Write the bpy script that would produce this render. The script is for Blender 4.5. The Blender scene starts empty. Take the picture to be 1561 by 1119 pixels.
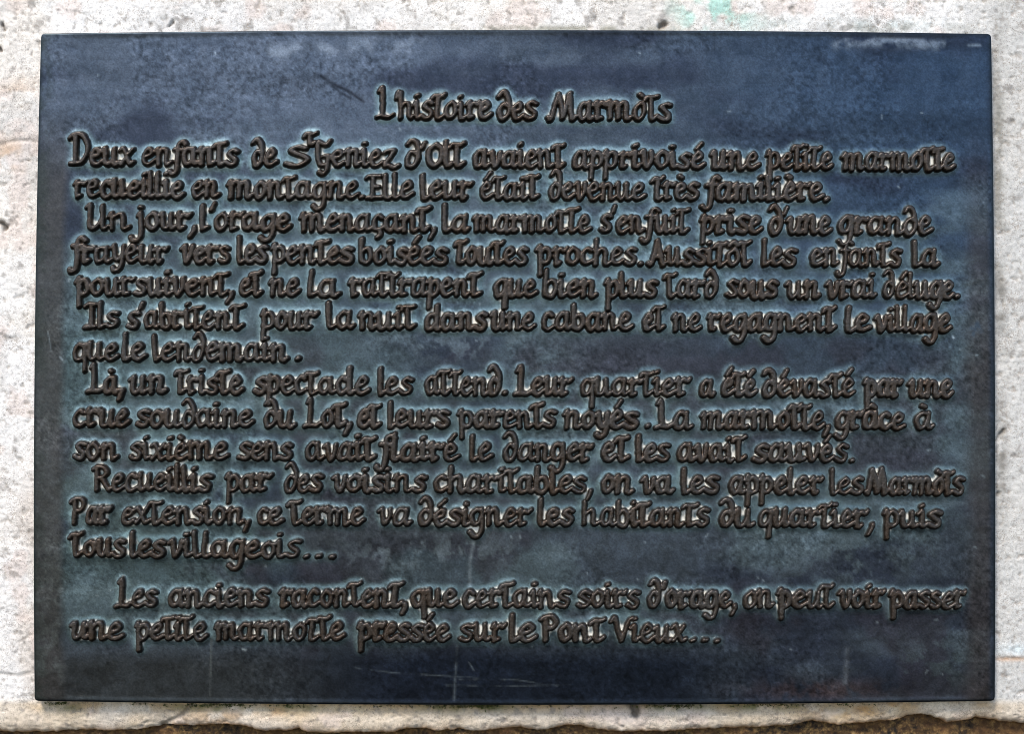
import bpy, math, random
import numpy as np
from mathutils import Vector, Matrix

random.seed(7)
RS = np.random.RandomState(11)
S = bpy.context.scene
COL = S.collection

# ---------------------------------------------------------------- camera, sky, sun, exposure
DIST = 0.80                       # metres from the lens to the wall
PITCH = math.radians(1.2)         # the lens looks up a little
HALF = 0.3122                     # half the wall's width in the frame, at that distance
CAM_Z = 1.45
CAM = Vector((0.0, -DIST, CAM_Z - DIST * math.tan(PITCH)))
cam_data = bpy.data.cameras.new("camera")
cam_data.sensor_fit = 'HORIZONTAL'
cam_data.angle = 2 * math.atan(HALF / DIST)
cam_data.clip_start = 0.01
cam_data.clip_end = 1000
cam = bpy.data.objects.new("camera", cam_data)
cam.location = CAM
cam.rotation_euler = (math.pi / 2 + PITCH, 0, 0)
COL.objects.link(cam)
S.camera = cam

SUN_EL = math.radians(52)
SUN_AZ = math.radians(-28)        # to the left of the lens, behind it
w = bpy.data.worlds.new("World")
S.world = w
w.use_nodes = True
wn = w.node_tree
bg = wn.nodes['Background']
sky = wn.nodes.new('ShaderNodeTexSky')
sky.sky_type = 'NISHITA'
sky.sun_disc = False
sky.sun_elevation = SUN_EL
sky.sun_rotation = math.radians(180 + 28)
sky.air_density = 1.0
sky.dust_density = 1.0
sky.ozone_density = 1.0
wn.links.new(sky.outputs[0], bg.inputs[0])
bg.inputs[1].default_value = 0.10

sun_data = bpy.data.lights.new("sun", 'SUN')
sun_data.energy = 1.5
sun_data.angle = math.radians(14)
sun_data.color = (1.0, 0.955, 0.89)
sun = bpy.data.objects.new("sun", sun_data)
sdir = Vector((math.sin(SUN_AZ) * math.cos(SUN_EL), -math.cos(SUN_AZ) * math.cos(SUN_EL), math.sin(SUN_EL)))
sun.rotation_euler = sdir.to_track_quat('Z', 'Y').to_euler()
sun.location = (-2, -4, 6)
COL.objects.link(sun)

S.cycles.filter_width = 0.9
S.view_settings.view_transform = 'Standard'
S.view_settings.look = 'None'
S.view_settings.gamma = 1
S.view_settings.use_curve_mapping = False
S.view_settings.exposure = 1.6

# ---------------------------------------------------------------- measuring: photo pixel -> point on a plane parallel to the wall
PW, PH = 1561.0, 1119.0
ASPECT = 735.0 / 1024.0
TH = HALF / DIST
cp, sp = math.cos(PITCH), math.sin(PITCH)

def to_wall(px, py, depth=0.0):
    """Where photo pixel px, py meets the plane `depth` metres in front of the wall: arrays X, Z."""
    u = (np.asarray(px, float) / PW - 0.5) * 2 * TH
    v = -(np.asarray(py, float) / PH - 0.5) * 2 * TH * ASPECT
    dy = cp - v * sp
    dz = sp + v * cp
    t = (DIST - depth) / dy
    return u * t, CAM.z + dz * t

MM = 0.0004                       # about one photo pixel on the wall, in metres

# ---------------------------------------------------------------- noise on arrays
def vnoise(x, y, scale, seed):
    """Smooth value noise in 0..1 with cells `scale` wide."""
    rs = np.random.RandomState(seed)
    n = 257
    lat = rs.rand(n, n)
    fx, fy = x / scale + 40.3, y / scale + 40.7
    ix, iy = np.floor(fx).astype(int), np.floor(fy).astype(int)
    tx, ty = fx - ix, fy - iy
    tx = tx * tx * (3 - 2 * tx)
    ty = ty * ty * (3 - 2 * ty)
    a = lat[ix % n, iy % n]; b = lat[(ix + 1) % n, iy % n]
    c = lat[ix % n, (iy + 1) % n]; d = lat[(ix + 1) % n, (iy + 1) % n]
    return (a * (1 - tx) + b * tx) * (1 - ty) + (c * (1 - tx) + d * tx) * ty

def fbm(x, y, scale, seed, octaves=4, gain=0.5, sx=1.0, sy=1.0):
    out, amp, tot = 0.0, 1.0, 0.0
    for k in range(octaves):
        out = out + amp * vnoise(x * sx, y * sy, scale, seed + 17 * k)
        tot += amp
        amp *= gain
        scale *= 0.5
    return out / tot

def sstep(a, b, x):
    t = np.clip((x - a) / (b - a), 0, 1)
    return t * t * (3 - 2 * t)

def blur(a, sigma):
    r = int(3 * sigma)
    k = np.exp(-0.5 * (np.arange(-r, r + 1) / sigma) ** 2)
    k /= k.sum()
    for ax in (0, 1):
        pad = [(0, 0), (0, 0)]; pad[ax] = (r, r)
        p = np.pad(a, pad, mode='edge')
        out = np.zeros_like(a)
        n = a.shape[ax]
        for i, wgt in enumerate(k):
            out += wgt * (p[i:i + n, :] if ax == 0 else p[:, i:i + n])
        a = out
    return a

def sample(field, x, y, x0, y0, step):
    """Bilinear lookup of field[iy, ix]."""
    fx = np.clip((x - x0) / step, 0, field.shape[1] - 1.001)
    fy = np.clip((y - y0) / step, 0, field.shape[0] - 1.001)
    ix, iy = fx.astype(int), fy.astype(int)
    tx, ty = fx - ix, fy - iy
    return ((field[iy, ix] * (1 - tx) + field[iy, ix + 1] * tx) * (1 - ty)
            + (field[iy + 1, ix] * (1 - tx) + field[iy + 1, ix + 1] * tx) * ty)

# ---------------------------------------------------------------- objects
def link(o, parent=None):
    COL.objects.link(o)
    if parent is not None:
        o.parent = parent
        o.matrix_parent_inverse = Matrix.Identity(4)
        o.location = -parent_origin(parent)
    return o

def parent_origin(p):
    v = Vector((0, 0, 0))
    while p is not None:
        v = v + Vector(p['origin_local'])
        p = p.parent
    return v

def thing(name, loc, parent=None):
    o = bpy.data.objects.new(name, None)
    o.empty_display_size = 0.02
    base = parent_origin(parent) if parent is not None else Vector((0, 0, 0))
    loc = Vector(loc)
    o['origin_local'] = tuple(loc - base)
    COL.objects.link(o)
    if parent is not None:
        o.parent = parent
        o.matrix_parent_inverse = Matrix.Identity(4)
    o.location = loc - base
    return o

def mesh_obj(name, verts, faces, mat, parent=None, smooth=True, cols=None, fl=None):
    me = bpy.data.meshes.new(name)
    verts = np.ascontiguousarray(verts, dtype=np.float32)
    faces = np.ascontiguousarray(faces, dtype=np.int32)
    nf, k = faces.shape
    me.vertices.add(len(verts))
    me.vertices.foreach_set('co', verts.ravel())
    me.loops.add(nf * k)
    me.loops.foreach_set('vertex_index', faces.ravel())
    me.polygons.add(nf)
    me.polygons.foreach_set('loop_start', np.arange(0, nf * k, k, dtype=np.int32))
    me.polygons.foreach_set('use_smooth', np.full(nf, smooth))
    for nm, c in (cols or {}).items():
        a = me.attributes.new(nm, 'FLOAT_COLOR', 'POINT')
        c4 = np.ones((len(verts), 4), np.float32)
        c4[:, :3] = c
        a.data.foreach_set('color', c4.ravel())
    for nm, c in (fl or {}).items():
        a = me.attributes.new(nm, 'FLOAT', 'POINT')
        a.data.foreach_set('value', np.ascontiguousarray(c, dtype=np.float32))
    me.update(calc_edges=True)
    me.validate()
    me.materials.append(mat)
    o = bpy.data.objects.new(name, me)
    return link(o, parent)

def grid_faces(nx, ny):
    i = np.arange(nx * ny).reshape(ny, nx)
    return np.stack([i[:-1, :-1], i[1:, :-1], i[1:, 1:], i[:-1, 1:]], -1).reshape(-1, 4)

# ---------------------------------------------------------------- material helpers
class NT:
    def __init__(self, name):
        self.m = bpy.data.materials.new(name)
        self.m.use_nodes = True
        self.t = self.m.node_tree
        self.b = self.t.nodes['Principled BSDF']
    def n(self, kind, **kw):
        nd = self.t.nodes.new(kind)
        for k, v in kw.items():
            if k.startswith('i_'):
                nd.inputs[k[2:].replace('_', ' ')].default_value = v
            else:
                setattr(nd, k, v)
        return nd
    def l(self, a, b):
        self.t.links.new(a, b)
    def attr(self, name):
        return self.n('ShaderNodeAttribute', attribute_name=name)
    def noise(self, scale, detail=4, rough=0.55, vec=None, dist=0.0):
        nd = self.n('ShaderNodeTexNoise')
        nd.inputs['Scale'].default_value = scale
        nd.inputs['Detail'].default_value = detail
        nd.inputs['Roughness'].default_value = rough
        nd.inputs['Distortion'].default_value = dist
        self.l(vec, nd.inputs['Vector'])
        return nd
    def ramp(self, src, stops):
        nd = self.n('ShaderNodeValToRGB')
        e = nd.color_ramp.elements
        while len(e) < len(stops):
            e.new(0.5)
        for el, (p, c) in zip(e, stops):
            el.position = p
            el.color = (c, c, c, 1) if not hasattr(c, '__len__') else (*c, 1)
        self.l(src, nd.inputs[0])
        return nd
    def mix(self, fac, a, b, mode='MIX'):
        nd = self.n('ShaderNodeMix', data_type='RGBA', blend_type=mode)
        for sock, v in ((nd.inputs[0], fac), (nd.inputs[6], a), (nd.inputs[7], b)):
            if isinstance(v, (int, float)):
                sock.default_value = v
            elif isinstance(v, tuple):
                sock.default_value = (*v, 1)
            else:
                self.l(v, sock)
        return nd.outputs[2]
    def math(self, op, a, b=0.0, clamp=False):
        nd = self.n('ShaderNodeMath', operation=op, use_clamp=clamp)
        for sock, v in ((nd.inputs[0], a), (nd.inputs[1], b)):
            if isinstance(v, (int, float)):
                sock.default_value = v
            else:
                self.l(v, sock)
        return nd.outputs[0]
    def bump(self, height, strength, dist, prev=None):
        nd = self.n('ShaderNodeBump')
        nd.inputs['Strength'].default_value = strength
        nd.inputs['Distance'].default_value = dist
        self.l(height, nd.inputs['Height'])
        if prev is not None:
            self.l(prev, nd.inputs['Normal'])
        return nd.outputs[0]

# limestone
M = NT('pale_limestone')
co = M.n('ShaderNodeTexCoord').outputs['Object']
base = M.attr('stain_and_shade').outputs['Color']
fine = M.noise(520, 5, 0.62, co)
grain = M.noise(1500, 3, 0.6, co)
mid = M.noise(130, 5, 0.6, co)
c = M.mix(1.0, base, M.ramp(fine.outputs[0], [(0.28, 0.66), (0.44, 0.96), (0.68, 1.08)]).outputs[0], 'MULTIPLY')
c = M.mix(1.0, c, M.ramp(mid.outputs[0], [(0.30, 0.86), (0.55, 1.0), (0.8, 1.05)]).outputs[0], 'MULTIPLY')
worm = M.noise(300, 3, 0.6, co, 1.2)
ridge = M.math('ABSOLUTE', M.math('SUBTRACT', worm.outputs[0], 0.5))
where = M.ramp(M.noise(70, 3, 0.6, co).outputs[0], [(0.4, 0.1), (0.65, 0.75)]).outputs[0]
c = M.mix(M.math('MULTIPLY', M.ramp(ridge, [(0.0, 1.0), (0.035, 0.0)]).outputs[0], where), c, (0.27, 0.215, 0.165))
c = M.mix(M.math('MULTIPLY', M.ramp(grain.outputs[0], [(0.56, 0.0), (0.66, 1.0)]).outputs[0], M.ramp(M.noise(38, 3, 0.6, co).outputs[0], [(0.38, 0.12), (0.62, 0.85)]).outputs[0]), c, (0.16, 0.13, 0.105))
M.l(c, M.b.inputs['Base Color'])
M.b.inputs['Roughness'].default_value = 0.88
M.b.inputs['Specular IOR Level'].default_value = 0.3
nrm = M.bump(fine.outputs[0], 0.34, 0.0010)
nrm = M.bump(grain.outputs[0], 0.35, 0.0005, nrm)
M.l(nrm, M.b.inputs['Normal'])
MAT_STONE = M.m

# dark earthy joint
M = NT('brown_earth_mortar')
co = M.n('ShaderNodeTexCoord').outputs['Object']
nz = M.noise(330, 6, 0.68, co)
nz2 = M.noise(60, 4, 0.6, co)
c = M.ramp(nz.outputs[0], [(0.36, (0.006, 0.004, 0.002)), (0.47, (0.045, 0.024, 0.008)), (0.58, (0.14, 0.080, 0.026)), (0.72, (0.30, 0.19, 0.075))]).outputs[0]
c = M.mix(M.ramp(nz2.outputs[0], [(0.4, 0.0), (0.65, 0.6)]).outputs[0], c, (0.15, 0.066, 0.020))
M.l(c, M.b.inputs['Base Color'])
M.b.inputs['Roughness'].default_value = 0.95
M.l(M.bump(nz.outputs[0], 0.9, 0.002), M.b.inputs['Normal'])
MAT_EARTH = M.m

# patinated bronze of the plate
M = NT('patinated_bronze')
co = M.n('ShaderNodeTexCoord').outputs['Object']
pat_refl = M.attr('patina_reflect').outputs['Color']
res = M.attr('residue').outputs['Fac']
spk = M.noise(900, 4, 0.62, co)
blo = M.noise(95, 6, 0.62, co, 0.6)
c = M.mix(1.0, pat_refl, M.ramp(spk.outputs[0], [(0.3, 0.78), (0.5, 1.0), (0.72, 1.28)]).outputs[0], 'MULTIPLY')
c = M.mix(1.0, c, M.ramp(blo.outputs[0], [(0.28, 0.72), (0.5, 1.0), (0.75, 1.3)]).outputs[0], 'MULTIPLY')
c = M.mix(res, c, (0.68, 0.64, 0.56))
M.l(c, M.b.inputs['Base Color'])
M.l(M.math('MULTIPLY', M.math('SUBTRACT', 1.0, res), 0.80), M.b.inputs['Metallic'])
M.b.inputs['IOR'].default_value = 1.45
M.b.inputs['Specular Tint'].default_value = (0.72, 0.86, 1.0, 1)
ro = M.ramp(blo.outputs[0], [(0.3, 0.33), (0.6, 0.44), (0.8, 0.56)]).outputs[0]
M.l(M.math('ADD', ro, M.math('MULTIPLY', res, 0.3)), M.b.inputs['Roughness'])
nrm = M.bump(blo.outputs[0], 0.16, 0.0008)
nrm = M.bump(spk.outputs[0], 0.22, 0.0003, nrm)
M.l(nrm, M.b.inputs['Normal'])
MAT_PLATE = M.m

# raised letters
M = NT('brown_bronze_lettering')
co = M.n('ShaderNodeTexCoord').outputs['Object']
wear = M.attr('wear').outputs['Fac']
res = M.attr('residue').outputs['Fac']
ver = M.attr('verdigris').outputs['Fac']
spk = M.noise(800, 4, 0.62, co)
blo = M.noise(70, 4, 0.6, co)
c = M.mix(wear, (0.027, 0.018, 0.012), (0.050, 0.043, 0.038))
c = M.mix(M.ramp(blo.outputs[0], [(0.42, 0.0), (0.7, 0.6)]).outputs[0], c, (0.046, 0.026, 0.014))
c = M.mix(1.0, c, M.ramp(spk.outputs[0], [(0.3, 0.7), (0.5, 1.0), (0.72, 1.4)]).outputs[0], 'MULTIPLY')
c = M.mix(ver, c, (0.13, 0.18, 0.19))
c = M.mix(res, c, (0.62, 0.58, 0.50))
M.l(c, M.b.inputs['Base Color'])
M.l(M.math('MULTIPLY', M.math('SUBTRACT', 1.0, res), 0.7), M.b.inputs['Metallic'])
M.b.inputs['IOR'].default_value = 1.45
M.b.inputs['Roughness'].default_value = 0.40
M.l(M.bump(spk.outputs[0], 0.5, 0.0005), M.b.inputs['Normal'])
MAT_LETTER = M.m

# moss
M = NT('green_moss')
co = M.n('ShaderNodeTexCoord').outputs['Object']
nz = M.noise(400, 3, 0.6, co)
M.l(M.ramp(nz.outputs[0], [(0.3, (0.03, 0.035, 0.008)), (0.6, (0.085, 0.095, 0.022)), (0.8, (0.17, 0.16, 0.05))]).outputs[0], M.b.inputs['Base Color'])
M.b.inputs['Roughness'].default_value = 0.9
MAT_MOSS = M.m

# ---------------------------------------------------------------- the stone wall
EDGE = np.array([(-700, 1112), (-300, 1120), (-60, 1114), (0, 1117), (60, 1118), (110, 1115), (150, 1116), (200, 1114), (222, 1112), (245, 1107), (300, 1108),
    (340, 1104), (362, 1106), (380, 1110), (400, 1114), (430, 1115), (455, 1112), (468, 1117), (510, 1119), (530, 1117),
    (590, 1118), (620, 1112), (650, 1111), (662, 1116), (700, 1113), (722, 1117), (770, 1113), (792, 1110), (806, 1115), (832, 1114),
    (860, 1108), (872, 1106), (886, 1108), (900, 1113), (940, 1117), (1000, 1117), (1060, 1114), (1100, 1112), (1150, 1111),
    (1190, 1109), (1205, 1108), (1225, 1103), (1240, 1101), (1260, 1104), (1280, 1107), (1320, 1103), (1360, 1100), (1378, 1097), (1386, 1093),
    (1400, 1090), (1420, 1092), (1434, 1098), (1446, 1103), (1470, 1100), (1488, 1095), (1510, 1098), (1530, 1101), (1561, 1104),
    (1640, 1098), (1760, 1108), (2300, 1104)], float)

def edge_y(x):
    return np.interp(x, EDGE[:, 0], EDGE[:, 1]) - 0.8 + 5.2 * (fbm(x, x * 0, 11, 5, 4, 0.65) - 0.5)

wall = thing('stone_wall', (0.0, 0.0, float(to_wall(780, 1300)[1])))
wall['label'] = 'pale pitted limestone wall block with ragged lower edge behind the bronze plaque'
wall['category'] = 'wall'

def build_wall():
    xs = np.concatenate([np.linspace(-700, -24, 40), np.arange(-20, 1584, 2.0), np.linspace(1588, 2300, 40)])
    # rows: v runs 0 at the top of the block to 1 on its ragged lower edge, then curls back under
    ys = np.concatenate([np.linspace(-560, -24, 34), np.arange(-20, 1060, 2.0)])
    low = np.concatenate([np.linspace(0, 1, 38)[1:]])
    curl = np.array([0.12, 0.3, 0.5, 0.72, 0.9, 1.0])
    X, Y = np.meshgrid(xs, ys)
    e = edge_y(xs)
    rows = [ (1058 + (e - 1058) * t) for t in low ]
    Xl = np.tile(xs, (len(low), 1)); Yl = np.stack(rows)
    X = np.vstack([X, Xl]); Y = np.vstack([Y, Yl])
    D = np.zeros_like(X)                     # relief, in photo pixels, towards the lens
    D += 9.0 * (fbm(X, Y, 260, 3, 3) - 0.5)
    D += 3.0 * (fbm(X, Y, 34, 23, 4, 0.55) - 0.5)
    pit = fbm(X, Y, 9, 41, 3, 0.6)
    D -= 1.3 * sstep(0.60, 0.80, pit)
    D += 0.9 * (vnoise(X, Y, 4.2, 77) - 0.5)
    # cracks: a shelly joint at the left, another at the right, low
    def crack(pts, width, depth):
        pts = np.array(pts, float)
        d = np.full(X.shape, 1e9)
        for (ax, ay), (bx, by) in zip(pts[:-1], pts[1:]):
            vx, vy = bx - ax, by - ay
            t = np.clip(((X - ax) * vx + (Y - ay) * vy) / (vx * vx + vy * vy), 0, 1)
            d = np.minimum(d, np.hypot(X - ax - t * vx, Y - ay - t * vy))
        d = d + 3.0 * (vnoise(X, Y, 7, 91) - 0.5)
        return depth * np.exp(-(np.maximum(d, 0) / width) ** 2)
    cr = crack([(-60, 232), (0, 221), (22, 215), (44, 214), (70, 220)], 2.6, 1.8)
    cr += crack([(1500, 1010), (1530, 1003), (1561, 1004), (1640, 998)], 2.6, 1.6)
    cr += crack([(-10, 336), (3, 341), (8, 347)], 4.0, 9.0)
    cr += crack([(-8, 1028), (30, 1030), (56, 1024)], 2.6, 1.6)
    cr += crack([(966, 1078), (971, 1086), (969, 1090)], 5.0, 11.0)
    cr += crack([(1006, 40), (1014, 36)], 4.0, 6.0)
    cr += crack([(258, 40), (264, 34)], 2.2, 4.0)
    cr += crack([(4, 38), (7, 46)], 2.6, 6.0) + crack([(0, 73), (2, 77)], 2.4, 6.0)
    cr += crack([(1518, 672), (1530, 655)], 2.6, 4.0) + crack([(1522, 752), (1519, 756)], 2.6, 4.0)
    cr += crack([(246, 1106), (262, 1098), (278, 1090), (290, 1076)], 3.4, 3.0)
    D -= cr
    ed = np.tile(e, (X.shape[0], 1)) - Y
    D -= (3.0 + 7.0 * fbm(X, Y, 18, 371, 3)) * np.exp(-np.maximum(ed, 0) / (2.5 + 9.0 * fbm(X, X * 0, 30, 381, 3)))         # the arris is worn round
    # stains and tones, with the plate's side shadow painted in
    C = np.empty(X.shape + (3,))
    warm = sstep(0.44, 0.66, fbm(X, Y, 150, 131, 4))
    grey = sstep(0.45, 0.68, fbm(X, Y, 110, 151, 4))
    white = np.array([0.75, 0.72, 0.685])
    tan = np.array([0.64, 0.55, 0.44])
    gr = np.array([0.53, 0.51, 0.485])
    pink = np.array([0.60, 0.48, 0.42])
    C[:] = white
    def lay(col, a):
        C[:] = C * (1 - a[..., None]) + np.array(col) * a[..., None]
    lay(tan, 0.42 * warm)
    lay(gr, 0.5 * grey)
    right = sstep(1420, 1530, X)
    lay((0.47, 0.455, 0.425), 0.85 * right)              # greyer towards the right end
    below = sstep(1062, 1076, Y)
    lay((0.60, 0.535, 0.475), 0.75 * sstep(420, 820, Y) * sstep(120, 40, X) * (0.4 + 0.9 * grey))
    lay((0.57, 0.45, 0.31), 0.9 * below * (0.45 + 0.8 * fbm(X, Y, 60, 345, 3)))
    lay((0.47, 0.31, 0.16), 0.85 * sstep(1540, 1500, X) * sstep(20, 80, X) * sstep(1096, 1074, Y) * below * sstep(.35, .6, fbm(X, Y, 45, 346, 3)))                # damp, browner strip below
    lay(pink, 0.5 * sstep(0.55, 0.72, fbm(X, Y, 40, 171, 3)) * (1 - right))
    lay((0.30, 0.26, 0.22), 0.6 * sstep(0.64, 0.80, pit))
    lay((0.20, 0.18, 0.16), 0.6 * sstep(0.67, 0.80, fbm(X, Y, 13, 191, 3)))
    def spot(cx, cy, rx, ry, seed):
        d = ((X - cx) / rx) ** 2 + ((Y - cy) / ry) ** 2
        return np.exp(-d) * sstep(0.3, 0.6, fbm(X, Y, 24, seed, 4))
    lay((0.38, 0.58, 0.50), 0.95 * np.clip(1.7 * spot(1090, 16, 50, 38, 301), 0, 1))
    lay((0.50, 0.60, 0.55), 0.4 * spot(1150, 36, 60, 12, 306))        # copper run-off, pale green
    lay((0.52, 0.62, 0.60), 0.5 * spot(1345, 38, 80, 12, 302))
    lay((0.20, 0.20, 0.17), 0.8 * spot(1370, 44, 110, 9, 303))
    lay((0.22, 0.21, 0.15), 0.75 * spot(880, 43, 190, 5, 304))
    lay((0.20, 0.20, 0.14), 0.7 * spot(1010, 38, 16, 9, 305))
    for cx, rr, sd in ((92, 30, 1), (300, 40, 2), (356, 46, 3), (445, 40, 4), (700, 60, 5), (740, 40, 6), (1030, 60, 7), (1180, 90, 8)):
        lay((0.105, 0.115, 0.025), 0.95 * spot(cx, 1078, rr, 6.5, 310 + sd))  # green algae under the plate
    lay((0.42, 0.22, 0.07), 0.9 * spot(1345, 1081, 60, 10, 330))      # rust
    lay((0.45, 0.28, 0.12), 0.8 * spot(1290, 1085, 90, 12, 331))
    lay((0.50, 0.33, 0.18), 0.8 * spot(330, 1092, 60, 14, 332))
    lay((0.48, 0.26, 0.10), 0.8 * spot(415, 1080, 26, 10, 333))
    lay((0.52, 0.40, 0.24), 0.7 * spot(520, 1080, 120, 8, 334))
    lay((0.50, 0.31, 0.17), 0.7 * spot(14, 235, 30, 22, 335))
    lay((0.50, 0.31, 0.18), 0.5 * spot(30, 140, 26, 20, 336))
    lay((0.17, 0.16, 0.13), 0.8 * spot(1522, 250, 9, 190, 337))       # plate's thin shadow down its right side, painted on the stone
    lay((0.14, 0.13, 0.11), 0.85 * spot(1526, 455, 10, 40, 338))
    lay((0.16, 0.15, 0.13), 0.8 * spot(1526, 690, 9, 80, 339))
    lay((0.62, 0.70, 0.72), 0.7 * spot(1545, 990, 26, 10, 340))
    lay((0.48, 0.29, 0.17), 0.8 * spot(1540, 1004, 40, 4, 341))
    lay((0.14, 0.115, 0.09), np.clip(cr / 6.0, 0, 0.9))
    fr = np.exp(-np.maximum(ed, 0) / 3.6)
    lay((0.40, 0.21, 0.085), 0.85 * fr * sstep(0.2, 0.5, fbm(X, Y, 20, 361, 3)))
    # positions
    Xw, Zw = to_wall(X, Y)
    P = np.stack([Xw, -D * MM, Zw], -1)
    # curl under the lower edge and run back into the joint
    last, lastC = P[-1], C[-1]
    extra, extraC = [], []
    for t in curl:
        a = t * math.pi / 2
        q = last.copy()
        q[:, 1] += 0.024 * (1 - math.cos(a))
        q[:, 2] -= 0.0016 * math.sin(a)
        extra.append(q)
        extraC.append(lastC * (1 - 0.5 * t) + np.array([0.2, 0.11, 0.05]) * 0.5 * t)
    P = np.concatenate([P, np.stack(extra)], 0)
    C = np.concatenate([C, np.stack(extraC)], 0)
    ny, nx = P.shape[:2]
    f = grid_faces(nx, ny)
    mesh_obj('stone_block', P.reshape(-1, 3), f, MAT_STONE, wall, cols={'stain_and_shade': C.reshape(-1, 3)})

build_wall()

def build_joint():
    xs = np.concatenate([np.linspace(-700, -30, 50), np.arange(-20, 1590, 2.5), np.linspace(1600, 2300, 50)])
    ys = np.arange(1060, 1420, 2.5)
    X, Y = np.meshgrid(xs, ys)
    D = -17 + 16 * (fbm(X, Y, 46, 401, 4, 0.6) - 0.5) + 6 * (fbm(X, Y, 9, 411, 3, 0.6) - 0.5)
    Xw, Zw = to_wall(X, Y)
    P = np.stack([Xw, -D * MM, Zw], -1)
    mesh_obj('mortar_joint', P.reshape(-1, 3), grid_faces(len(xs), len(ys)), MAT_EARTH, wall)

build_joint()

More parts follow.
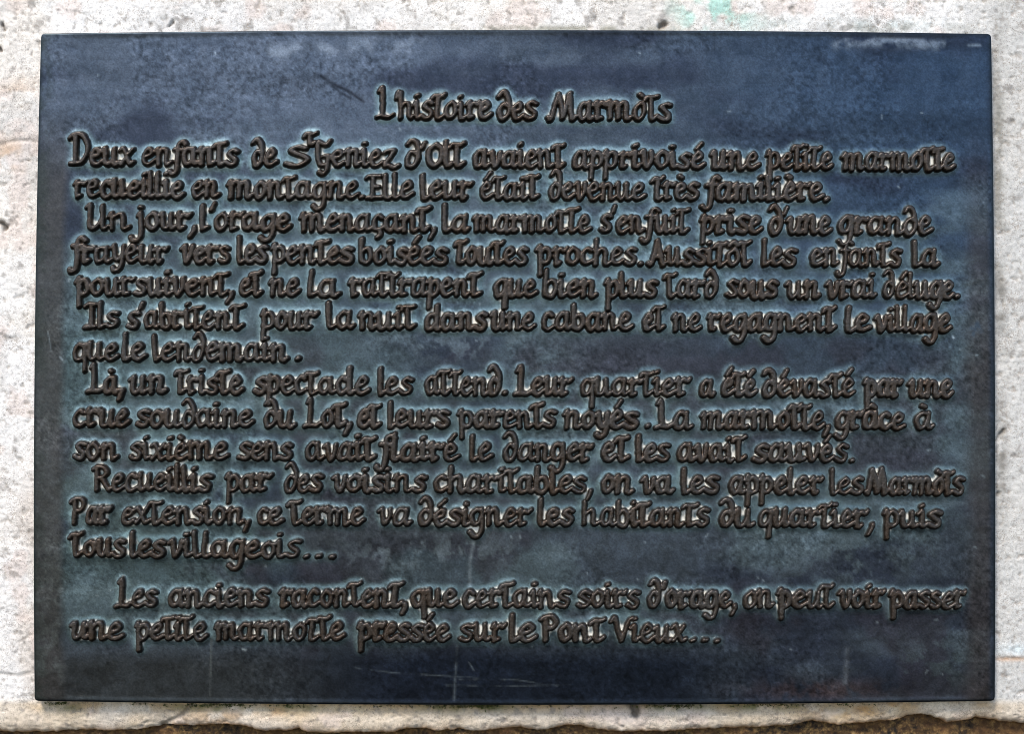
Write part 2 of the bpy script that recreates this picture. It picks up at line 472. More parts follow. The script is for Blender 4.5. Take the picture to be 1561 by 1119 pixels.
# ---------------------------------------------------------------- the handwriting: strokes of a broad pen, x-height 1
GL = {
 'a': (0.98, [[(.58,.92),(.28,.99),(.04,.62),(.06,.14),(.24,.0),(.44,.16),(.58,.5)], [(.60,1.0),(.58,.2),(.70,.0),(.86,.14)]]),
 'b': (0.80, [[(.02,1.62),(.02,.28),(.14,.02),(.38,.0),(.58,.36),(.50,.86),(.28,.96),(.05,.72)]]),
 'c': (0.76, [[(.55,.86),(.30,1.0),(.04,.62),(.08,.14),(.30,.0),(.60,.2)]]),
 'd': (0.84, [[(.54,.80),(.28,.96),(.03,.52),(.12,.04),(.36,.02),(.58,.45),(.60,1.12),(.46,1.62),(.22,1.76),(.04,1.52)]]),
 'ḍ': (0.92, [[(.58,.92),(.28,.99),(.04,.62),(.06,.14),(.24,.0),(.44,.16),(.58,.5)], [(.58,1.62),(.58,.2),(.70,.0),(.84,.14)]]),
 'e': (0.80, [[(.07,.46),(.40,.60),(.50,.84),(.30,1.0),(.05,.62),(.08,.14),(.32,.0),(.66,.24)]]),
 'f': (0.66, [[(.80,1.38),(.58,1.56),(.36,1.25),(.30,.3),(.20,-.5),(-.06,-.68),(-.22,-.48)], [(.06,1.0),(.62,1.0)]]),
 'g': (0.88, [[(.58,.92),(.28,.99),(.04,.62),(.06,.14),(.24,.0),(.44,.16),(.58,.5)], [(.60,1.0),(.61,.0),(.46,-.62),(.18,-.78),(-.08,-.52)]]),
 'h': (0.94, [[(.02,1.62),(.02,.0)], [(.02,.58),(.30,.96),(.52,.84),(.54,.16),(.64,.0),(.80,.12)]]),
 'i': (0.48, [[(-.08,.84),(.07,1.0),(.07,.16),(.18,.0),(.34,.14)], [(.06,1.44),(.13,1.46)]]),
 'j': (0.46, [[(-.04,.9),(.12,1.0),(.12,-.3),(-.04,-.72),(-.30,-.74),(-.44,-.5)], [(.11,1.46),(.18,1.48)]]),
 'l': (0.46, [[(.02,1.62),(.03,.2),(.14,.0),(.32,.14)]]),
 'm': (1.42, [[(-.08,.82),(.07,1.0),(.07,.0)], [(.07,.62),(.34,.98),(.52,.84),(.52,.0)], [(.52,.62),(.80,.98),(.98,.84),(.98,.16),(1.09,.0),(1.25,.14)]]),
 'n': (0.98, [[(-.08,.82),(.07,1.0),(.07,.0)], [(.07,.62),(.34,.98),(.54,.84),(.54,.16),(.65,.0),(.82,.14)]]),
 'o': (0.82, [[(.32,1.0),(.06,.66),(.08,.18),(.30,.0),(.56,.34),(.54,.82),(.32,1.0)]]),
 'p': (0.84, [[(-.08,.84),(.06,1.0),(.05,-.78)], [(.06,.60),(.32,.98),(.58,.72),(.54,.22),(.30,.0),(.08,.14)]]),
 'q': (0.84, [[(.58,.92),(.28,.99),(.04,.62),(.06,.14),(.24,.0),(.44,.16),(.58,.5)], [(.60,1.0),(.58,-.78)]]),
 'r': (0.74, [[(-.08,.82),(.07,1.0),(.07,.10),(.16,.0),(.30,.08)], [(.07,.60),(.32,.96),(.52,.84),(.64,1.0)]]),
 's': (0.74, [[(.60,.90),(.34,1.0),(.10,.80),(.24,.58),(.50,.36),(.44,.06),(.18,.0),(-.04,.14)]]),
 't': (0.66, [[(-.16,1.20),(-.02,1.38),(.36,1.36),(.54,1.46)], [(.16,1.36),(.14,.2),(.26,.0),(.52,.2)]]),
 'u': (0.98, [[(-.08,.84),(.06,1.0),(.06,.22),(.20,.0),(.40,.14),(.56,.5)], [(.58,1.0),(.58,.16),(.68,.0),(.84,.14)]]),
 'v': (0.78, [[(-.08,.86),(.08,1.0),(.14,.40),(.28,.0),(.52,.5),(.54,1.0)]]),
 'x': (0.84, [[(-.06,.86),(.10,1.0),(.30,.5),(.48,.02),(.68,.14)], [(.60,.98),(.32,.5),(.0,.0)]]),
 'y': (0.80, [[(-.06,.86),(.08,1.0),(.12,.35),(.28,.06),(.56,.5)], [(.60,1.0),(.54,.1),(.34,-.52),(.08,-.64),(-.04,-.44)]]),
 'z': (0.92, [[(.02,.86),(.10,.96),(.58,.98),(.05,.04),(.36,.02),(.66,-.16),(.88,.02)]]),
 "'": (0.30, [[(.14,1.62),(.04,1.24)]]),
 ',': (0.40, [[(.14,.10),(.12,-.10),(-.06,-.5)]]),
 '.': (0.46, [[(.10,.04),(.17,.06)]]),
 'D': (1.14, [[(.14,1.86),(.16,.9),(.14,.04)], [(-.14,1.66),(.04,1.88),(.46,1.90),(.84,1.44),(.88,.7),(.58,.12),(.14,.0),(-.12,.04)]]),
 'S': (1.0, [[(.70,1.12),(.40,1.2),(.10,1.0),(.40,.72),(.80,.44),(.64,.06),(.30,-.04),(-.04,.16)]]),
 'G': (1.0, [[(.82,1.62),(.62,1.38),(.34,1.42),(.08,1.52),(.04,.7),(.18,.08),(.48,.04)], [(.70,.62),(.64,-.2),(.40,-.56),(.14,-.44)], [(.40,.62),(.72,.62)]]),
 'O': (1.06, [[(.42,1.5),(.08,1.06),(.10,.34),(.40,.0),(.76,.46),(.74,1.2),(.42,1.5)]]),
 'E': (0.98, [[(.20,1.48),(.20,.0)], [(-.10,1.38),(.04,1.5),(.62,1.5)], [(.20,.78),(.54,.80)], [(-.08,.0),(.74,.04)]]),
 'U': (1.02, [[(-.08,1.42),(.10,1.58),(.12,.3),(.26,.0),(.48,.2),(.64,.7)], [(.66,1.55),(.66,.18),(.78,.0),(.94,.14)]]),
 'A': (1.04, [[(-.10,.12),(.04,.0),(.28,.9),(.40,1.55)], [(.40,1.55),(.56,.8),(.72,.0),(.88,.08)], [(.16,.52),(.62,.52)]]),
 'I': (0.62, [[(.22,1.55),(.20,.0)], [(-.06,1.42),(.10,1.55),(.44,1.55)], [(-.10,.0),(.42,.04)]]),
 'L': (0.92, [[(-.02,1.6),(.16,1.72),(.14,.06)], [(-.18,.0),(.10,.06),(.50,.02),(.74,.16)]]),
 'R': (1.02, [[(.10,1.55),(.10,.0)], [(-.10,1.4),(.10,1.56),(.46,1.52),(.60,1.2),(.42,.88),(.12,.82)], [(.34,.84),(.56,.3),(.74,.0),(.92,.14)]]),
 'P': (0.90, [[(.12,1.55),(.10,-.02)], [(-.12,1.36),(.10,1.56),(.50,1.54),(.66,1.2),(.48,.84),(.14,.76)]]),
 'M': (1.60, [[(-.14,.10),(.02,.0),(.22,.9),(.36,1.55)], [(.36,1.55),(.56,.8),(.68,.08)], [(.68,.08),(.86,.9),(1.0,1.6)], [(1.0,1.6),(1.10,.7),(1.20,.0),(1.40,.16)]]),
 'V': (1.0, [[(-.12,1.34),(.08,1.52),(.22,.8),(.42,.0)], [(.42,.0),(.60,.7),(.78,1.40),(.96,1.52)]]),
 '\u1d40': (0.8, [[(-.16,1.9),(.0,2.14),(.36,2.12),(.56,2.22)], [(.20,2.12),(.17,1.50),(.34,1.40),(.50,1.52)]]),
}
def acute(cx): return [(cx - .08, 1.30), (cx + .16, 1.66)]
def grave(cx): return [(cx - .10, 1.52), (cx + .06, 1.40)]
GL['é'] = (GL['e'][0], GL['e'][1] + [acute(.34)])
GL['è'] = (GL['e'][0], GL['e'][1] + [grave(.30)])
GL['à'] = (GL['a'][0], GL['a'][1] + [grave(.40)])
GL['â'] = (GL['a'][0], GL['a'][1] + [[(.16, 1.30), (.36, 1.50), (.60, 1.30)]])
GL['ô'] = (GL['o'][0], GL['o'][1] + [[(.10, 1.30), (.30, 1.50), (.52, 1.30)]])
GL['ò'] = (GL['o'][0], GL['o'][1] + [grave(.34)])
GL['ç'] = (GL['c'][0], GL['c'][1] + [[(.34, .0), (.42, -.34), (.18, -.52)]])

# every line: baseline at its left and right end, x-height, then each word with its left and right edge on the photo
LINES = [
 (183.5, 186.5, 1.06, [("L'histoire", 571, 752), ("des", 757, 821), ("Marmòts", 831, 1025)]),
 (254.0, 262.0, 1.0, [("Deux", 104, 208), ("enfants", 216, 366), ("de", 383, 426), ("S", 432, 473), ("\u1d40", 461, 487), ("Geniez", 481, 611), ("d'Olt", 617, 711), ("avaient", 721, 863), ("apprivoisé", 872, 1077), ("une", 1081, 1160), ("petite", 1166, 1271), ("marmotte", 1280, 1457)]),
 (303.5, 309.0, 1.0, [("recueillie", 111, 284), ("en", 292, 337), ("montagne.", 345, 557), ("Elle", 556, 633), ("leur", 640, 723), ("était", 731, 824), ("devenue", 836, 986), ("très", 990, 1067), ("familière.", 1066, 1265)]),
 (352.0, 360.0, 1.0, [("Un", 129, 201), ("jour,", 196, 301), ("l'orage", 305, 446), ("menaçant,", 456, 666), ("la", 674, 718), ("marmotte", 719, 903), ("s'enfuit", 912, 1053), ("prise", 1066, 1164), ("d'une", 1170, 1269), ("grande", 1274, 1423)]),
 (402.0, 409.0, 1.0, [("frayeur", 103, 260), ("vers", 274, 353), ("les", 361, 411), ("pentes", 412, 541), ("boisées", 547, 685), ("toutes", 691, 807), ("proches.", 815, 981), ("Aussitôt", 984, 1147), ("les", 1160, 1217), ("enfants", 1234, 1376), ("la", 1389, 1433)]),
 (452.0, 457.0, 1.0, [("poursuivent,", 114, 358), ("et", 365, 402), ("ne", 409, 460), ("la", 469, 521), ("rattrapent", 530, 737), ("que", 752, 821), ("bien", 827, 912), ("plus", 920, 1005), ("tard", 1009, 1095), ("sous", 1104, 1188), ("un", 1195, 1251), ("vrai", 1256, 1338), ("déluge.", 1344, 1463)]),
 (502.0, 508.0, 1.0, [("Ils", 127, 184), ("s'abritent", 192, 376), ("pour", 396, 487), ("la", 497, 543), ("nuit", 545, 636), ("ḍans", 647, 745), ("une", 746, 818), ("cabane", 825, 967), ("et", 979, 1016), ("ne", 1022, 1071), ("regagnent", 1076, 1276), ("le", 1287, 1330), ("village", 1330, 1452)]),
 (551.0, 552.0, 1.0, [("que", 111, 183), ("le", 186, 226), ("lendemain", 231, 442), (".", 447, 463)]),
 (601.0, 607.5, 1.0, [("Là,", 131, 192), ("un", 196, 256), ("triste", 265, 373), ("spectacle", 386, 566), ("les", 576, 632), ("attend.", 647, 774), ("Leur", 782, 875), ("quartier", 884, 1055), ("a", 1065, 1091), ("été", 1099, 1155), ("dévasté", 1161, 1305), ("par", 1314, 1377), ("une", 1382, 1454)]),
 (652.0, 656.5, 1.0, [("crue", 111, 200), ("soudaine", 207, 389), ("du", 402, 453), ("Lot,", 461, 537), ("et", 545, 583), ("leurs", 591, 688), ("parents", 696, 850), ("noyés", 857, 975), (".", 981, 994), ("La", 996, 1058), ("marmotte,", 1065, 1266), ("grâce", 1269, 1381), ("à", 1392, 1425)]),
 (702.0, 706.5, 1.0, [("son", 111, 183), ("sixième", 196, 351), ("sens", 361, 448), ("avait", 465, 576), ("flairé", 570, 703), ("le", 715, 753), ("danger", 766, 906), ("et", 916, 961), ("les", 969, 1023), ("avait", 1031, 1139), ("sauvés.", 1145, 1303)]),
 (750.0, 755.5, 1.0, [("Recueillis", 140, 327), ("par", 342, 418), ("des", 433, 495), ("voisins", 505, 653), ("charitables,", 661, 904), ("on", 916, 967), ("va", 975, 1029), ("les", 1038, 1098), ("appeler", 1110, 1257), ("les", 1264, 1318), ("Marmòts", 1315, 1472)]),
 (800.0, 805.5, 1.0, [("Par", 106, 173), ("extension,", 186, 383), ("ce", 392, 434), ("terme", 436, 558), ("va", 574, 630), ("désigner", 637, 813), ("les", 819, 877), ("habitants", 886, 1083), ("du", 1096, 1152), ("quartier,", 1155, 1333), ("puis", 1344, 1437)]),
 (850.0, 852.0, 1.0, [("tous", 104, 194), ("les", 198, 256), ("villageois", 255, 462), ("...", 462, 512)]),
 (926.0, 928.5, 1.0, [("Les", 174, 242), ("anciens", 257, 413), ("racontent,", 424, 622), ("que", 626, 701), ("certains", 705, 872), ("soirs", 877, 977), ("d'orage,", 986, 1124), ("on", 1132, 1181), ("peut", 1182, 1273), ("voir", 1275, 1351), ("passer", 1353, 1474)]),
 (976.0, 981.0, 1.0, [("une", 106, 191), ("petite", 205, 319), ("marmotte", 326, 528), ("pressée", 544, 688), ("sur", 698, 774), ("le", 776, 820), ("Pont", 822, 925), ("Vieux", 928, 1049), ("...", 1050, 1098)]),
]

XH = 22.5                    # x-height between stroke centres, photo pixels
NA, NB, NANG = 5.3, 4.1, math.radians(38)     # half axes of the pen's tip and its slant
HGT = 8.2                    # relief of the letters, photo pixels
ca, sa = math.cos(NANG), math.sin(NANG)

def spline(pts, n=7):
    p = np.array(pts, float)
    if len(p) == 2:
        return p
    out = []
    for i in range(len(p) - 1):
        p0 = p[i - 1] if i else 2 * p[0] - p[1]
        p3 = p[i + 2] if i + 2 < len(p) else 2 * p[-1] - p[-2]
        for t in np.linspace(0, 1, n, endpoint=False):
            out.append(0.5 * ((2 * p[i]) + (-p0 + p[i + 1]) * t + (2 * p0 - 5 * p[i] + 4 * p[i + 1] - p3) * t * t
                              + (-p0 + 3 * p[i] - 3 * p[i + 1] + p3) * t ** 3))
    out.append(p[-1])
    return np.array(out)

def word_segments(text, x0, x1, base_fn, k):
    """Pen strokes of one word in photo pixels."""
    rnd = random.Random(text + str(x0))
    strokes, pen = [], 0.0
    for ch in text:
        adv, ss = GL[ch]
        wob = 1 + rnd.uniform(-.06, .06)
        tilt = rnd.uniform(-.03, .05)
        hs = 1 + rnd.uniform(-.04, .06)
        dy = rnd.uniform(-.04, .04)
        for s in ss:
            pts = [(pen + wob * (x + tilt * y) + rnd.uniform(-.03, .03), y * hs + dy + rnd.uniform(-.03, .03)) for x, y in s]
            strokes.append(spline(pts))
        pen += adv * wob
    allx = np.concatenate([s[:, 0] for s in strokes])
    lo, hi = allx.min(), allx.max()
    m = 4.0
    if hi - lo < 0.2:
        sx = XH * k; ox = (x0 + x1) / 2 - sx * (lo + hi) / 2
    else:
        sx = (x1 - x0 - 2 * m) / (hi - lo); ox = x0 + m - sx * lo
    out = []
    for s in strokes:
        X = ox + sx * s[:, 0]
        Y = base_fn(X) - 3.4 - XH * k * s[:, 1]
        out.append(np.stack([X, Y], -1))
    return out

def pen_field(strokes, x0, y0, nx, ny, step, na=NA, nb=NB):
    F = np.full((ny, nx), 9.0)
    R = 9.0
    for s in strokes:
        for (ax, ay), (bx, by) in zip(s[:-1], s[1:]):
            i0 = max(int((min(ax, bx) - R - x0) / step), 0); i1 = min(int((max(ax, bx) + R - x0) / step) + 2, nx)
            j0 = max(int((min(ay, by) - R - y0) / step), 0); j1 = min(int((max(ay, by) + R - y0) / step) + 2, ny)
            if i1 <= i0 or j1 <= j0:
                continue
            gx = x0 + step * np.arange(i0, i1)[None, :]; gy = y0 + step * np.arange(j0, j1)[:, None]
            def tr(x, y):      # photo y runs down: the pen's long axis climbs to the right
                return (x * ca - y * sa) / na, (x * sa + y * ca) / nb
            px, py = tr(gx - ax, gy - ay)
            vx, vy = tr(bx - ax, by - ay)
            L = vx * vx + vy * vy + 1e-9
            t = np.clip((px * vx + py * vy) / L, 0, 1)
            d = np.hypot(px - t * vx, py - t * vy)
            sub = F[j0:j1, i0:i1]
            np.minimum(sub, d, out=sub)
    return F

def profile(F):
    """Height 0..1 of a cast stroke from its pen distance."""
    t = np.clip((1.28 - F) / (1.28 - 0.48), 0, 1)
    return t * t * (3 - 2 * t) * 0.90 + 0.10 * np.clip(1 - F, 0, 1) ** 0.5

GX0, GY0 = 40, 40
GNX, GNY = 1490, 1045
MASK = np.zeros((GNY, GNX))
words = []
for li, (b0, b1, k, ws) in enumerate(LINES):
    xa, xb = (104, 1460) if li else (571, 1025)
    def base_fn(X, b0=b0, b1=b1, xa=xa, xb=xb):
        return b0 + (b1 - b0) * np.clip((X - xa) / (xb - xa), -.1, 1.1)
    if li in (7, 13):
        def base_fn(X, b0=b0, b1=b1):
            return b0 + (b1 - b0) * (X - 104) / 400
    for text, x0, x1 in ws:
        st = word_segments(text, x0, x1, base_fn, k)
        allp = np.concatenate(st)
        bx0, by0 = int(allp[:, 0].min() - 9), int(allp[:, 1].min() - 9)
        nx = int(allp[:, 0].max() + 9) - bx0 + 1; ny = int(allp[:, 1].max() + 9) - by0 + 1
        F = pen_field(st, bx0, by0, nx, ny, 1.0)
        WX, WY = np.meshgrid(bx0 + np.arange(nx, dtype=float), by0 + np.arange(ny, dtype=float))
        F = F + 0.42 * (fbm(WX, WY, 6.5, 481, 3) - 0.5) + 0.42 * (fbm(WX, WY, 45.0, 487, 2) - 0.5)
        H = profile(F)
        words.append((li, text, bx0, by0, H))
        sub = MASK[by0 - GY0:by0 - GY0 + ny, bx0 - GX0:bx0 - GX0 + nx]
        np.maximum(sub, H, out=sub)

SOLID = sstep(0.25, 0.5, MASK)
NEAR = blur(SOLID, 5.5)
DENSE = blur(SOLID, 4.5)
gx, gy = np.meshgrid(GX0 + np.arange(GNX, dtype=float), GY0 + np.arange(GNY, dtype=float))
luck = fbm(gx, gy, 13, 501, 3, 0.6)
regional = fbm(gx, gy, 170, 511, 3)
RES = sstep(0.40, 0.54, DENSE) * (1 - sstep(0.22, 0.45, MASK)) * sstep(0.455, 0.53, 0.65 * luck + 0.35 * regional)
RES = np.clip(1.15 * blur(RES, 0.6), 0, 1)
TIGHT = sstep(0.02, 0.30, blur(SOLID, 2.6)) * (0.45 + 0.9 * (fbm(gx, gy, 18, 531, 3) - 0.2))
HALO = sstep(0.02, 0.30, blur(NEAR, 4.0)) * (0.40 + 1.1 * (fbm(gx, gy, 30, 521, 4) - 0.25))

# ---------------------------------------------------------------- the plaque
TH_P = 0.0062                                   # thickness
T_PX = TH_P / MM
origin_x, origin_z = to_wall(784, 1072)
plaque = thing('bronze_plaque', (float(origin_x), 0.0, float(origin_z)))
plaque['label'] = 'dark patinated bronze plaque with sixteen lines of raised French lettering, on pale stone wall'
plaque['category'] = 'plaque'

LEFT = np.array([(49, 61.5), (200, 58), (350, 55), (500, 52.5), (650, 50.8), (800, 50), (950, 50.2), (1072, 52.5)])
RIGHT = np.array([(49, 1512), (200, 1514), (350, 1516), (500, 1517), (650, 1518), (800, 1518.5), (950, 1518.5), (1072, 1517)])
TOP = np.array([(55, 50.5), (300, 47.5), (560, 45.5), (780, 45), (1000, 45.5), (1260, 47.5), (1515, 51)])
BOT = np.array([(52, 1069.5), (300, 1072.5), (560, 1074.5), (780, 1075.5), (1000, 1075), (1260, 1073), (1517, 1069)])

def quad_interp(tab, x):
    c = np.polyfit(tab[:, 0], tab[:, 1], 2)
    return np.polyval(c, x)

def plate_xy(u, v):
    """u, v run 0..1 over the plate's face; gives photo pixels."""
    x, y = 55 + u * 1461, 49 + v * 1022
    for _ in range(3):
        l, r = quad_interp(LEFT, y), quad_interp(RIGHT, y)
        x = l + u * (r - l)
        t, b = quad_interp(TOP, x), quad_interp(BOT, x)
        y = t + v * (b - t)
    return x, y

def build_plate():
    W, Hh = 1461.0, 1024.0
    rim_o = np.array([0.0, 0.0, 0.0, 0.25, 0.9, 1.9, 3.2])      # inward, px
    rim_z = np.array([-3.0, T_PX * .5, T_PX - 3.2, T_PX - 1.9, T_PX - 0.85, T_PX - 0.22, T_PX])
    inner = lambda L: np.arange(5.0, L - 4.9, 2.0)
    def axis(L):
        i = inner(L)
        o = np.concatenate([rim_o, i, L - rim_o[::-1]])
        z = np.concatenate([rim_z, np.full(len(i), T_PX), rim_z[::-1]])
        return o, z
    xo, xz = axis(W); yo, yz = axis(Hh)
    U, V = np.meshgrid(xo, yo)
    Z = np.minimum(xz[None, :], yz[:, None])
    # round the corners a little
    r = 7.0
    a = np.clip((r - U) / r, 0, 1) - np.clip((U - (W - r)) / r, 0, 1)
    b = np.clip((r - V) / r, 0, 1) - np.clip((V - (Hh - r)) / r, 0, 1)
    a2 = a * np.sqrt(1 - b * b / 2); b2 = b * np.sqrt(1 - a * a / 2)
    U = U + r * (a - a2); V = V + r * (b - b2)
    X, Y = plate_xy(U / W, V / Hh)
    # small unevenness of the cast face, hollowed a touch inside its plain margin
    inside = sstep(36, 58, U + 12 * (fbm(X, Y, 90, 603, 2) - .5)) * sstep(26, 62, W - U)
    face = sstep(2.5, 10, np.minimum(np.minimum(U, W - U), np.minimum(V, Hh - V)))
    dz = 0.7 * (fbm(X, Y, 120, 601, 3) - 0.5) + 0.35 * (fbm(X, Y, 14, 611, 3) - 0.5) - 0.9 * inside
    near = sample(NEAR, X, Y, GX0, GY0, 1.0)
    dz += 0.9 * sstep(0.0, 0.5, near)
    Z = Z + face * dz
    # patina as laid colour, with sky and ground reflections painted in
    C = np.empty(X.shape + (3,))
    C[:] = np.array([0.043, 0.053, 0.067])
    def lay(col, al):
        C[:] = C * (1 - al[..., None]) + np.array(col) * al[..., None]
    big = fbm(X, Y, 210, 621, 4)
    str_ = fbm(X, Y, 60, 631, 4, 0.55, 0.35, 1.0)
    gran = fbm(X, Y, 22, 641, 4, 0.62)
    lay((0.023, 0.040, 0.068), 0.8 * sstep(820, 1400, X) * sstep(760, 240, Y))      # bluest in the upper right: sky reflection painted as a tint
    lay((0.060, 0.074, 0.100), 0.65 * sstep(1150, 500, X) * sstep(330, 130, Y) * sstep(.25, .6, big + .15))
    lay((0.052, 0.080, 0.082), 0.65 * sstep(1000, 200, X) * sstep(300, 560, Y) * sstep(1010, 880, Y))  # greener at the left and centre
    lay((0.085, 0.115, 0.128), 0.6 * sstep(0.44, 0.66, str_) * sstep(140, 420, Y) * sstep(1000, 900, Y))
    lay((0.018, 0.022, 0.036), 0.75 * sstep(0.50, 0.68, fbm(X, Y, 150, 651, 4, .55, .6, 1.4)))
    lay((0.027, 0.023, 0.030), 0.6 * sstep(0.54, 0.66, fbm(X, Y, 130, 661, 4)) * sstep(460, 560, Y))   # plum spots
    lay((0.007, 0.010, 0.018), 0.95 * sstep(962, 1015, Y) * sstep(300, 560, X) * sstep(1250, 1000, X))  # dark ground reflection painted into the bottom centre
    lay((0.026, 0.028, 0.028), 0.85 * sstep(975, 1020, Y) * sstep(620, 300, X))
    lay((0.052, 0.030, 0.026), 0.7 * np.exp(-((X - 1265) / 110) ** 2 - ((Y - 1052) / 16) ** 2) * sstep(.3, .6, gran))
    lay((0.075, 0.100, 0.105), 0.45 * np.exp(-((X - 1440) / 70) ** 2 - ((Y - 1010) / 40) ** 2) * sstep(.42, .6, gran))
    lay((0.10, 0.13, 0.145), 0.55 * np.exp(-((X - 1290) / 150) ** 2 - ((Y - 850) / 34) ** 2) * sstep(.42, .62, gran))
    lay((0.11, 0.135, 0.150), 0.65 * np.exp(-((X - 660) / 170) ** 2 - ((Y - 838) / 26) ** 2) * sstep(.45, .6, gran))
    lay((0.10, 0.125, 0.145), 0.55 * np.exp(-((X - 720) / 150) ** 2 - ((Y - 528) / 22) ** 2) * sstep(.45, .6, gran))
    # plain margins, browner
    wob = 6 * (fbm(X, Y, 60, 671, 3) - .5)
    lm = sstep(54, 36, U + 1.6 * wob) * sstep(120, 320, Y)
    lay((0.044, 0.042, 0.041), 0.85 * lm)
    lay((0.085, 0.095, 0.095), 0.55 * lm * sstep(700, 980, Y) * sstep(.42, .6, gran))
    rm = sstep(58, 28, W - U + 3 * wob) * sstep(150, 420, Y)
    lay((0.045, 0.036, 0.032), 0.6 * rm)
    lay((0.020, 0.030, 0.048), 0.8 * sstep(14, 4, W - U))
    # pale blue-green bloom round the letters
    halo = sample(HALO, X, Y, GX0, GY0, 1.0) * (1 - 0.45 * sstep(900, 1400, X))
    lay((0.115, 0.170, 0.180), 0.80 * np.clip(halo, 0, 1))
    tight = sample(TIGHT, X, Y + 1.6, GX0, GY0, 1.0) * (1 - 0.3 * sstep(900, 1400, X)) * (0.25 + 1.1 * sstep(.32, .62, fbm(X, Y, 55, 541, 3)))
    lay((0.175, 0.235, 0.25), 0.55 * np.clip(tight, 0, 1))
    C *= (1.0 + (0.45 + 1.3 * sstep(.40, .62, fbm(X, Y, 90, 675, 3))) * (fbm(X, Y, 5, 671, 3, 0.7) - 0.5))[..., None]
    C *= (0.62 + 0.76 * fbm(X, Y, 40, 681, 4, 0.6, 0.16, 1.8))[..., None]
    C *= 0.98
    rimd = sstep(7, 1.5, np.minimum(np.minimum(U, W - U), np.minimum(V, Hh - V)))
    lay((0.014, 0.018, 0.020), 0.8 * rimd)              # darker along the rim
    lay((0.022, 0.028, 0.024), 0.55 * sstep(26, 6, U + 2 * wob) * sstep(.35, .6, gran))
    # marks and scratches
    def mark(pts, width, col, al, rough=0.5):
        d = np.full(X.shape, 1e9)
        for (ax, ay), (bx, by) in zip(pts[:-1], pts[1:]):
            vx, vy = bx - ax, by - ay
            t = np.clip(((X - ax) * vx + (Y - ay) * vy) / (vx * vx + vy * vy), 0, 1)
            d = np.minimum(d, np.hypot(X - ax - t * vx, Y - ay - t * vy))
        k_ = np.exp(-(d / width) ** 2) * (1 - rough + rough * 2 * sstep(.35, .65, gran))
        lay(col, np.clip(al * k_, 0, 1))
    pale, dark = (0.28, 0.33, 0.36), (0.014, 0.016, 0.022)
    mark([(485, 113), (507, 128), (528, 137), (556, 156)], 2.6, dark, 0.55, 1.0)
    mark([(506, 130), (520, 142), (536, 150)], 2.2, dark, 0.45, 0.9)
    mark([(428, 122), (431, 116)], 3.0, dark, 0.9); mark([(147, 150), (151, 157)], 2.6, dark, 0.7)
    mark([(1314, 117), (1319, 112)], 3.0, dark, 0.95); mark([(640, 53), (642, 55)], 3, dark, 0.8)
    mark([(1275, 68), (1340, 64), (1410, 68), (1440, 70)], 7.0, (0.12, 0.14, 0.165), 0.5, 1.0)
    mark([(1290, 60), (1400, 62), (1450, 67)], 3.0, (0.15, 0.17, 0.20), 0.5, 1.0); mark([(1476, 69), (1494, 69)], 2.0, (0.16, 0.19, 0.22), 0.7, 0.4)
    mark([(420, 80), (560, 66), (640, 72)], 12.0, (0.12, 0.14, 0.17), 0.6, 0.8)
    mark([(722, 826), (716, 860), (717, 905), (722, 920)], 2.6, pale, 0.42, 0.5)
    mark([(697, 985), (694, 1030), (692, 1068)], 1.8, pale, 0.12, 0.8)
    mark([(540, 1018), (600, 1026), (700, 1032), (790, 1037), (850, 1046)], 1.0, pale, 0.09, 1.0)
    mark([(680, 1045), (780, 1046), (870, 1044)], 1.0, pale, 0.12, 0.9)
    mark([(618, 1027), (650, 1029)], 1.3, pale, 0.09, 0.9); mark([(700, 1036), (770, 1037)], 1.3, pale, 0.08, 0.9)
    mark([(715, 1010), (722, 1022)], 1.0, pale, 0.16, 0.2)
    mark([(73, 505), (78, 535)], 1.0, pale, 0.22, 0.4); mark([(92, 545), (95, 549)], 1.6, pale, 0.45, 0.0)
    mark([(1292, 990), (1288, 1040)], 4, (0.11, 0.12, 0.135), 0.5); mark([(322, 975), (320, 1060)], 1.5, (0.09, 0.10, 0.10), 0.5)
    mark([(1480, 500), (1496, 506), (1490, 492), (1484, 510)], 3.0, (0.04, 0.06, 0.085), 0.5)
    mark([(1453, 513), (1454, 515)], 1.6, pale, 0.9, 0.0); mark([(370, 990), (374, 991)], 1.5, pale, 0.9, 0.0)
    for k in range(140):
        rx, ry = RS.uniform(70, 1500), RS.uniform(60, 1062)
        an, ln = RS.uniform(0, 3.14), RS.uniform(0.5, 5)
        i = np.searchsorted(xo, rx - 55); j = np.searchsorted(yo, ry - 48)
        sl = (slice(max(j - 6, 0), j + 6), slice(max(i - 6, 0), i + 6))
        ax, ay, vx, vy = rx, ry, ln * math.cos(an), ln * math.sin(an)
        t = np.clip(((X[sl] - ax) * vx + (Y[sl] - ay) * vy) / (vx * vx + vy * vy), 0, 1)
        d = np.hypot(X[sl] - ax - t * vx, Y[sl] - ay - t * vy)
        al = (0.40 * np.exp(-(d / 1.3) ** 2))[..., None]
        C[sl] = C[sl] * (1 - al) + np.array(pale if RS.rand() < .6 else dark) * al
    C *= (0.87 + 0.26 * RS.rand(*X.shape))[..., None] ** 0.9
    res = sample(RES, X, Y, GX0, GY0, 1.0)
    Xw, Zw = to_wall(X, Y, TH_P)
    P = np.stack([Xw, -Z * MM, Zw], -1)
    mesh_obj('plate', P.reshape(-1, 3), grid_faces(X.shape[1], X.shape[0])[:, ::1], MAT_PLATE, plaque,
             cols={'patina_reflect': C.reshape(-1, 3)}, fl={'residue': 0.9 * res.ravel()})

build_plate()

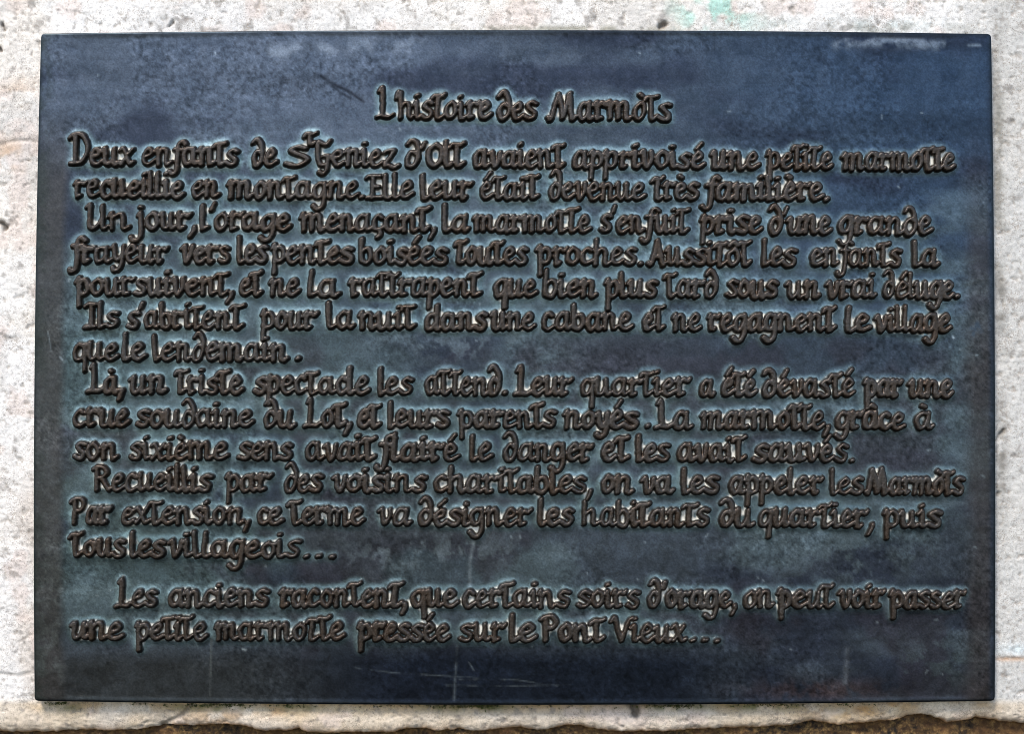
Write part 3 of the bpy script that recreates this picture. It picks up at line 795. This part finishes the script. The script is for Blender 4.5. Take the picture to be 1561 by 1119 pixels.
def build_words():
    line_parts = {}
    for li, text, bx0, by0, H in words:
        if li not in line_parts:
            b0, b1, k, ws = LINES[li]
            lx, lz = to_wall((ws[0][1] + ws[-1][2]) / 2, (b0 + b1) / 2, TH_P)
            o = thing('title_line' if li == 0 else 'text_line', (float(lx), -TH_P, float(lz)), plaque)
            if li == 0:
                o['label'] = 'short centred title line above the text'
            line_parts[li] = o
        ny, nx = H.shape
        Hs = blur(H, 0.7)
        X, Y = np.meshgrid(bx0 + np.arange(nx, dtype=float), by0 + np.arange(ny, dtype=float))
        rough = 0.5 * (fbm(X, Y, 7, 701, 3) - 0.5)
        Z = HGT * Hs + rough * sstep(0.2, 0.6, Hs) - 1.0
        keep = Hs > 0.05
        cell = keep[:-1, :-1] | keep[1:, :-1] | keep[1:, 1:] | keep[:-1, 1:]
        f = grid_faces(nx, ny)[cell.ravel()]
        used, inv = np.unique(f, return_inverse=True)
        f = inv.reshape(-1, 4)
        Xw, Zw = to_wall(X, Y, TH_P)
        P = np.stack([Xw, -TH_P - Z * MM, Zw], -1).reshape(-1, 3)[used]
        wear = sstep(0.45, 0.95, Hs) * (0.55 + 0.9 * (fbm(X, Y, 40, 711, 3) - 0.2))
        low = 1 - sstep(0.15, 0.50, Hs)
        res = 0.9 * sample(RES, X, Y, GX0, GY0, 1.0) * (1 - sstep(0.12, 0.34, Hs))
        ver = 0.75 * low * np.clip(sample(HALO, X, Y, GX0, GY0, 1.0), 0, 1)
        mesh_obj('word', P, f, MAT_LETTER, line_parts[li],
                 fl={'wear': np.clip(wear, 0, 1).ravel()[used], 'residue': res.ravel()[used], 'verdigris': ver.ravel()[used]})

build_words()

# ---------------------------------------------------------------- moss in the angle under the plate
def build_moss():
    V, Fc, n = [], [], 0
    rs = np.random.RandomState(5)
    patches = [(88, 14, 26), (95, 10, 18), (300, 26, 30), (352, 34, 70), (448, 30, 70), (600, 40, 22), (690, 40, 60), (735, 26, 60), (1015, 40, 40), (1040, 30, 40), (1180, 70, 60), (1300, 40, 20), (300, 120, 30), (900, 200, 40)]
    for cx, rx, cnt in patches:
        for _ in range(cnt):
            px = cx + rs.normal() * rx * 0.55
            py = 1075.5 - ((px - 785) / 735) ** 2 * 5.5 + abs(rs.normal()) * 2.2 - 0.6
            x, z = to_wall(px, py)
            r = rs.uniform(0.6, 1.9) * MM
            c = np.array([x, -rs.uniform(0.5, 3.0) * MM, z])
            # a little tuft: five leaflets
            for q in range(5):
                d = rs.normal(size=3); d[1] = -abs(d[1]); d /= np.linalg.norm(d)
                s = np.cross(d, rs.normal(size=3)); s /= np.linalg.norm(s)
                L, wd = r * rs.uniform(1.0, 2.2), r * 0.5
                V += [c - s * wd * .5, c + d * L * .5 - s * wd, c + d * L, c + d * L * .5 + s * wd]
                Fc.append((n, n + 1, n + 2, n + 3)); n += 4
    o = mesh_obj('moss', np.array(V), np.array(Fc), MAT_MOSS, None, smooth=False)
    o['kind'] = 'stuff'
    o['label'] = 'thin green moss growing along the lower edge of the plaque'
    o['category'] = 'moss'

build_moss()
for o in bpy.data.objects:
    if 'origin_local' in o:
        del o['origin_local']
